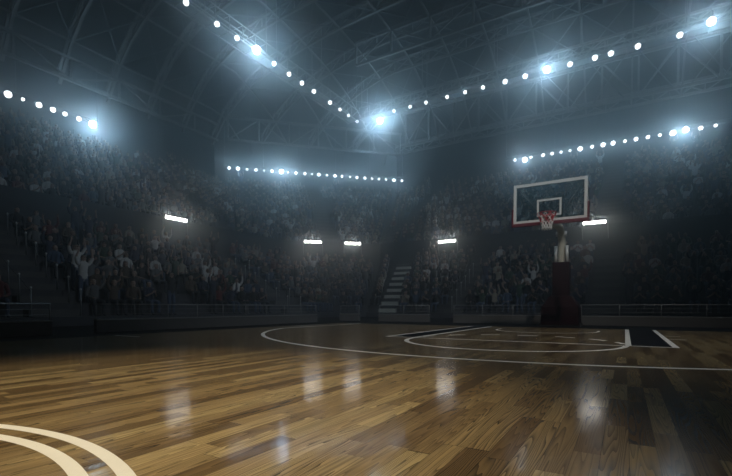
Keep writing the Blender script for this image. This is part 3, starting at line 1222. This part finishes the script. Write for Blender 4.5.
def seated_skeleton(pose, fingers=True, lean=0.0, turn=0.0):
    """sits at the origin (hips on z = 0), faces -Y; feet at z = -0.45"""
    J, E = {}, []

    def j(n_, p, r, par=None):
        J[n_] = (tuple(p), r)
        if par:
            E.append((par, n_))
    st = pose == 'standing'
    hz = 0.10 if not st else 0.50
    hy = 0.0 if not st else -0.36
    ly = -lean
    j('pelvis', (0, hy, hz), (0.15, 0.11))
    j('belly', (0, hy + ly * 0.3, hz + 0.16), (0.135, 0.10), 'pelvis')
    j('chest', (0, hy + ly * 0.75, hz + 0.36), (0.165, 0.11), 'belly')
    j('neckbase', (0, hy + ly, hz + 0.50), (0.075, 0.07), 'chest')
    hx = turn * 0.03
    j('neck', (hx * .5, hy + ly * 1.05 - 0.01, hz + 0.56), 0.052, 'neckbase')
    j('jaw', (hx, hy + ly * 1.05 - 0.03, hz + 0.635), (0.066, 0.078), 'neck')
    j('skull', (hx, hy + ly * 1.05 - 0.02, hz + 0.72), (0.080, 0.095), 'jaw')
    j('crown', (hx, hy + ly * 1.05 - 0.01, hz + 0.775), (0.05, 0.06), 'skull')
    for s_, q in ((-1, 'a'), (1, 'b')):
        if st:
            j('hip' + q, (s_ * 0.09, hy, hz - 0.05), 0.085, 'pelvis')
            j('knee' + q, (s_ * 0.11, hy - 0.03, hz - 0.47), 0.058, 'hip' + q)
            j('ankle' + q, (s_ * 0.12, hy, hz - 0.88), 0.038, 'knee' + q)
            j('toe' + q, (s_ * 0.13, hy - 0.17, hz - 0.92), 0.032, 'ankle' + q)
        else:
            j('hip' + q, (s_ * 0.10, -0.06, 0.09), 0.085, 'pelvis')
            j('knee' + q, (s_ * 0.15, -0.44, 0.07), 0.058, 'hip' + q)
            j('ankle' + q, (s_ * 0.14, -0.42, -0.36), 0.038, 'knee' + q)
            j('toe' + q, (s_ * 0.15, -0.58, -0.415), 0.032, 'ankle' + q)
        sx, sy, sz = s_ * 0.19, hy + ly * 0.85, hz + 0.45
        j('shoulder' + q, (sx, sy, sz), 0.058, 'neckbase')
        if pose in ('raised', 'standing'):
            el = (sx + s_ * 0.10, sy - 0.08, sz + 0.22)
            wr = (sx + s_ * 0.04, sy - 0.14, sz + 0.47)
            hd = Vector((-s_ * 0.05, -0.1, 1))
        elif pose == 'clapping':
            el = (sx + s_ * 0.04, sy - 0.10, sz - 0.26)
            wr = (s_ * 0.06, sy - 0.32, sz - 0.12)
            hd = Vector((-s_ * 0.25, -0.5, 0.8))
        elif pose == 'one_up' and s_ == 1:
            el = (sx + 0.12, sy - 0.06, sz + 0.20)
            wr = (sx + 0.10, sy - 0.08, sz + 0.46)
            hd = Vector((0, -0.1, 1))
        elif pose == 'phone' and s_ == 1:
            el = (sx + 0.05, sy - 0.16, sz - 0.20)
            wr = (0.10, sy - 0.34, sz + 0.02)
            hd = Vector((-0.1, -0.3, 1))
        elif pose == 'mouth':
            el = (sx + s_ * 0.10, sy - 0.18, sz - 0.12)
            wr = (s_ * 0.10, sy - 0.22, sz + 0.08)
            hd = Vector((-s_ * 0.3, 0.1, 1))
        else:
            el = (sx + s_ * 0.06, sy - 0.02, sz - 0.28)
            wr = (s_ * 0.13, sy - 0.26, 0.20 + (hz - 0.1))
            hd = Vector((-s_ * 0.3, -1, -0.15))
        j('elbow' + q, el, 0.043, 'shoulder' + q)
        j('wrist' + q, wr, 0.028, 'elbow' + q)
        hd.normalize()
        w = Vector(wr)
        side = Vector((s_, 0, 0))
        side = (side - hd * side.dot(hd)).normalized()
        if fingers:
            nrm = hd.cross(side).normalized()
            if nrm.y > 0:
                nrm = -nrm
            palm = w + hd * 0.055
            j('palm' + q, palm, (0.036, 0.020), 'wrist' + q)
            for fi, (o_, ln) in enumerate(((-0.030, 0.070), (-0.010, 0.080), (0.010, 0.074), (0.029, 0.058))):
                b0 = palm + hd * 0.032 + side * o_
                j('fa%d%s' % (fi, q), b0, 0.0085, 'palm' + q)
                j('fb%d%s' % (fi, q), b0 + hd * ln * 0.55 + nrm * 0.006, 0.0075, 'fa%d%s' % (fi, q))
                j('fc%d%s' % (fi, q), b0 + hd * ln * 0.95 + nrm * 0.022, 0.006, 'fb%d%s' % (fi, q))
            t0 = w + hd * 0.035 - side * 0.032
            j('ta' + q, t0, 0.010, 'palm' + q)
            j('tb' + q, t0 + hd * 0.035 - side * 0.03 + nrm * 0.012, 0.008, 'ta' + q)
        else:
            j('palm' + q, w + hd * 0.09, 0.034, 'wrist' + q)
    if fingers:
        hc = Vector((hx, hy + ly * 1.05 - 0.02, hz + 0.69))
        j('nose', hc + Vector((0, -0.105, -0.015)), 0.014, 'jaw')
        for s_, q in ((-1, 'a'), (1, 'b')):
            j('ear' + q, hc + Vector((s_ * 0.085, 0.01, 0.0)), (0.012, 0.02), 'jaw')
    return J, E


def regions(V, Fc, J, E, long_sleeve=True):
    """which garment covers each face: skin, top, legs, hair, shoe"""
    segs = []
    for a, b in E:
        if b.startswith(('neck',)) and b != 'neckbase' or b in ('jaw', 'skull', 'crown', 'nose') or b.startswith('ear'):
            r = 'head'
        elif b.startswith(('palm', 'fa', 'fb', 'fc', 'ta', 'tb')):
            r = 'skin'
        elif b.startswith('wrist'):
            r = 'top' if long_sleeve else 'skin'
        elif b.startswith(('hip', 'knee', 'ankle')):
            r = 'legs'
        elif b.startswith('toe'):
            r = 'shoe'
        else:
            r = 'top'
        segs.append((np.array(J[a][0]), np.array(J[b][0]), r, 0.5 * (max(J[a][1]) if isinstance(J[a][1], tuple) else J[a][1]) + 0.5 * (max(J[b][1]) if isinstance(J[b][1], tuple) else J[b][1])))
    C_ = np.array([V[list(fc)].mean(0) for fc in Fc])
    best = np.full(len(C_), 1e9)
    reg = np.array(['skin'] * len(C_), dtype=object)
    for a, b, r, rad in segs:
        ab = b - a
        t = np.clip(((C_ - a) @ ab) / (ab @ ab), 0, 1)
        d = np.linalg.norm(C_ - (a + t[:, None] * ab), axis=1) - rad
        m = d < best
        best[m] = d[m]
        reg[m] = r
    sk = np.array(J['skull'][0])
    hd = reg == 'head'
    rel = C_ - sk
    hair = hd & ((rel[:, 2] > 0.03) | ((rel[:, 1] > 0.025) & (rel[:, 2] > -0.09)))
    reg[hd] = 'skin'
    reg[hair] = 'hair'
    return reg


def extract(V, Fc, mask, push):
    """faces under mask, pushed out along vertex normals"""
    N_ = np.zeros_like(V)
    for fc in Fc:
        p = V[list(fc)]
        n_ = np.cross(p[1] - p[0], p[2] - p[0])
        for i in fc:
            N_[i] += n_
    N_ /= (np.linalg.norm(N_, axis=1)[:, None] + 1e-9)
    W = V + N_ * push
    idx, out = {}, []
    for fc, m_ in zip(Fc, mask):
        if m_:
            out.append(tuple(idx.setdefault(i, len(idx)) for i in fc))
    vv = [None] * len(idx)
    for i, k_ in idx.items():
        vv[k_] = tuple(W[i])
    return vv, out


POSES = ['sitting', 'clapping', 'raised', 'one_up', 'phone', 'mouth', 'leaning', 'standing']
POSE_TXT = {'sitting': 'hands on lap', 'clapping': 'clapping', 'raised': 'both arms up', 'one_up': 'one arm up', 'phone': 'one hand lifted', 'mouth': 'hands at mouth',
            'leaning': 'leaning forward', 'standing': 'standing arms up'}
PR = {}
LOWP = {}
for ip, ps in enumerate(POSES):
    base = 'sitting' if ps == 'leaning' else ps
    J, E_ = seated_skeleton(base, True, 0.14 if ps == 'leaning' else 0.03, random.uniform(-1, 1))
    V, Fc = skin_mesh(J, E_, 1)
    rg = regions(V, Fc, J, E_, ip % 3 != 1)
    part = {}
    part['body'] = ([tuple(v) for v in V], Fc)
    part['shirt'] = extract(V, Fc, rg == 'top', 0.012)
    part['trousers'] = extract(V, Fc, rg == 'legs', 0.010)
    cxs = np.array([V[list(fc)][:, 0].mean() for fc in Fc])
    part['shoe'] = extract(V, Fc, (rg == 'shoe') & (cxs < 0), 0.012)
    part['shoe_'] = extract(V, Fc, (rg == 'shoe') & (cxs >= 0), 0.012)
    part['hair'] = extract(V, Fc, rg == 'hair', 0.014)
    sk = Vector(J['skull'][0])
    f = MB()
    for s_ in (-1, 1):
        f.lathe([(0.004, 0.006), (0.010, 0.002), (0.004, -0.004)], 8, mtx=Matrix.Translation(sk + Vector((s_ * 0.032, -0.088, -0.02))) @ Matrix.Rotation(math.pi / 2, 4, 'X'))
    f.box(sk + Vector((0, -0.085, -0.085)), (0.045, 0.02, 0.008))
    part['face_features'] = (f.v, f.f)
    meshes = {}
    for k_, (vv, ff) in part.items():
        me = bpy.data.meshes.new('person_' + k_)
        me.from_pydata(vv, [], ff)
        me.materials.append(M['skin'])
        me.polygons.foreach_set('use_smooth', [True] * len(ff))
        me.update()
        meshes[k_] = me
    PR[ps] = meshes
    J, E_ = seated_skeleton(base, False, 0.14 if ps == 'leaning' else 0.03, 0)
    V, Fc = skin_mesh(J, E_, 0)
    LOWP[ps] = (V, Fc, regions(V, Fc, J, E_, ip % 3 != 1))


def make_person(ps, top, legs, skin, hair):
    """a seated or standing spectator: one body mesh with clothes and hair as children"""
    def ob(name, me, m):
        o_ = bpy.data.objects.new(name, me)
        COL.objects.link(o_)
        o_.material_slots[0].link = 'OBJECT'
        o_.material_slots[0].material = m
        return o_
    root = ob('person', PR[ps]['body'], skin)
    for k_, m in (('shirt', top), ('trousers', legs), ('shoe', M['legs_dark']), ('shoe_', M['legs_dark']), ('hair', hair), ('face_features', M['eye'])):
        c = ob(k_.strip('_'), PR[ps][k_], m)
        c.parent = root
    return root


# every place of both stands
random.seed(21)
R_CAM = Matrix.Rotation(0.54302, 3, 'Z') @ Matrix.Rotation(math.pi / 2 - 0.02899, 3, 'X')
R_INV = R_CAM.transposed()


def to_px(p):
    q = R_INV @ (Vector(p) - Vector(cam.location))
    if q.z > -0.2:
        return None
    return 366 + 428.85 * q.x / -q.z, 238 + 81.85 - 428.85 * q.y / -q.z, -q.z


places = []
for tier in ('lower', 'upper'):
    rows = LROWS if tier == 'lower' else UROWS
    for s in range(3):
        ais = (AISLES_L if tier == 'lower' else AISLES_U)[s]
        for k in range(rows):
            if tier == 'lower':
                d = (k + 1) * LD + 0.13
                z = LZ + (k + 1) * LRISE
            else:
                d = U0 + (k + 1) * UD + 0.13
                z = UZ + (k + 1) * URISE
            a, b = seg_pts(s, d)
            a, b = Vector(a), Vector(b)
            L_ = (b - a).length
            u = (b - a) / L_
            nseat = int((L_ - 0.5) / 0.68)
            for i in range(nseat):
                p = a + u * (0.35 + (i + 0.5) * (L_ - 0.7) / nseat)
                free = False
                for r in ais:
                    if r == 'mid':
                        free |= abs((p - (a + b) / 2).length) < 0.85
                    else:
                        c = p.y if s == 0 else p.x
                        if tier == 'lower' and r[0] == -11.5:
                            c += 0.29 * d
                        free |= r[0] - 0.25 < c < r[1] + 0.25
                if free:
                    continue
                if random.random() < (0.10 if tier == 'lower' else 0.14):
                    continue
                ps = random.choices(POSES, [26, 22, 8, 8, 12, 8, 14, 5])[0]
                top = random.choices(list(CLOTH), [9, 34, 18, 12, 4, 5, 8, 5, 5])[0]
                px = to_px((p.x, p.y, z + 0.4))
                vis = px is not None and -6 < px[0] < 738 and -10 < px[1] < 330
                places.append(dict(tier=tier, s=s, k=k, i=i, p=(p.x, p.y), z=z, ps=ps, top=top, vis=vis, D=px[2] if px else 999, rz=math.atan2(NORM[s][0], -NORM[s][1])))
# the 300 nearest in view are people of their own
cand = sorted([q for q in places if q['vis']], key=lambda q: q['D'])
own = cand[:300]
for q in own:
    q['own'] = True
SECT = {0: 'left stand', 1: 'corner stand', 2: 'end stand'}
count = {}
for q in cand:
    rowkey = (q['tier'], q['s'], q['k'])
    count.setdefault(rowkey, []).append(q)
for key, L_ in count.items():
    L_.sort(key=lambda q: q['i'])
    for n_, q in enumerate(L_):
        if not q.get('own'):
            continue
        skin = M['skin'] if random.random() < 0.7 else M['skin2']
        o = make_person(q['ps'], M['top_' + q['top']], M['legs_' + random.choice(['dark', 'denim'])], skin, M['hair_' + random.choices(['black', 'brown', 'blond'], [5, 4, 1])[0]])
        o.location = (q['p'][0], q['p'][1], q['z'] - 0.012)
        o.rotation_euler = (0, 0, q['rz'] + random.uniform(-0.12, 0.12))
        num = words_n[n_] if n_ < len(words_n) else '%d%s' % (n_ + 1, {1: 'st', 2: 'nd', 3: 'rd'}.get((n_ + 1) % 10, 'th'))
        tag(o, 'person in %s top, %s, row %d of %s %s, %s from left' % (q['top'], POSE_TXT[q['ps']], q['k'] + 1, q['tier'], SECT[q['s']], num), 'person', 'spectators in the stands')
        o.name = 'person'

# the rest of the crowd, far away: one object
cols = list(CLOTH)
mats = [M['top_' + c] for c in cols] + [M['skin'], M['skin2'], M['legs_dark'], M['legs_denim'], M['hair_black'], M['hair_brown']]
VV, FF, MI = [], [], []
off = 0
rng = np.random.RandomState(4)
for q in places:
    if q.get('own'):
        continue
    if q['D'] > 900 and random.random() < 0.5:
        continue
    V, Fc, rg = LOWP[q['ps']]
    a = q['rz'] + random.uniform(-0.12, 0.12)
    ca, sa = math.cos(a), math.sin(a)
    W = np.stack([V[:, 0] * ca - V[:, 1] * sa + q['p'][0], V[:, 0] * sa + V[:, 1] * ca + q['p'][1], V[:, 2] + q['z'] - 0.012], 1)
    VV.append(W)
    FF += [tuple(i + off for i in fc) for fc in Fc]
    off += len(W)
    mp = {'top': cols.index(q['top']), 'skin': len(cols) + (0 if rng.rand() < 0.7 else 1), 'legs': len(cols) + 2 + rng.randint(2), 'shoe': len(cols) + 2, 'hair': len(cols) + 4 + rng.randint(2)}
    MI += [mp[r] for r in rg]
me = bpy.data.meshes.new('crowd')
me.from_pydata(np.concatenate(VV).tolist(), [], FF)
for m in mats:
    me.materials.append(m)
me.polygons.foreach_set('material_index', MI)
me.polygons.foreach_set('use_smooth', [True] * len(FF))
me.update()
o = bpy.data.objects.new('crowd', me)
COL.objects.link(o)
tag(o, 'distant seated crowd filling the upper rows of all the stands', 'crowd', None, 'stuff')
print('PEOPLE', len(places), 'vis', len(cand), 'own', len(own), 'maxD', own[-1]['D'])
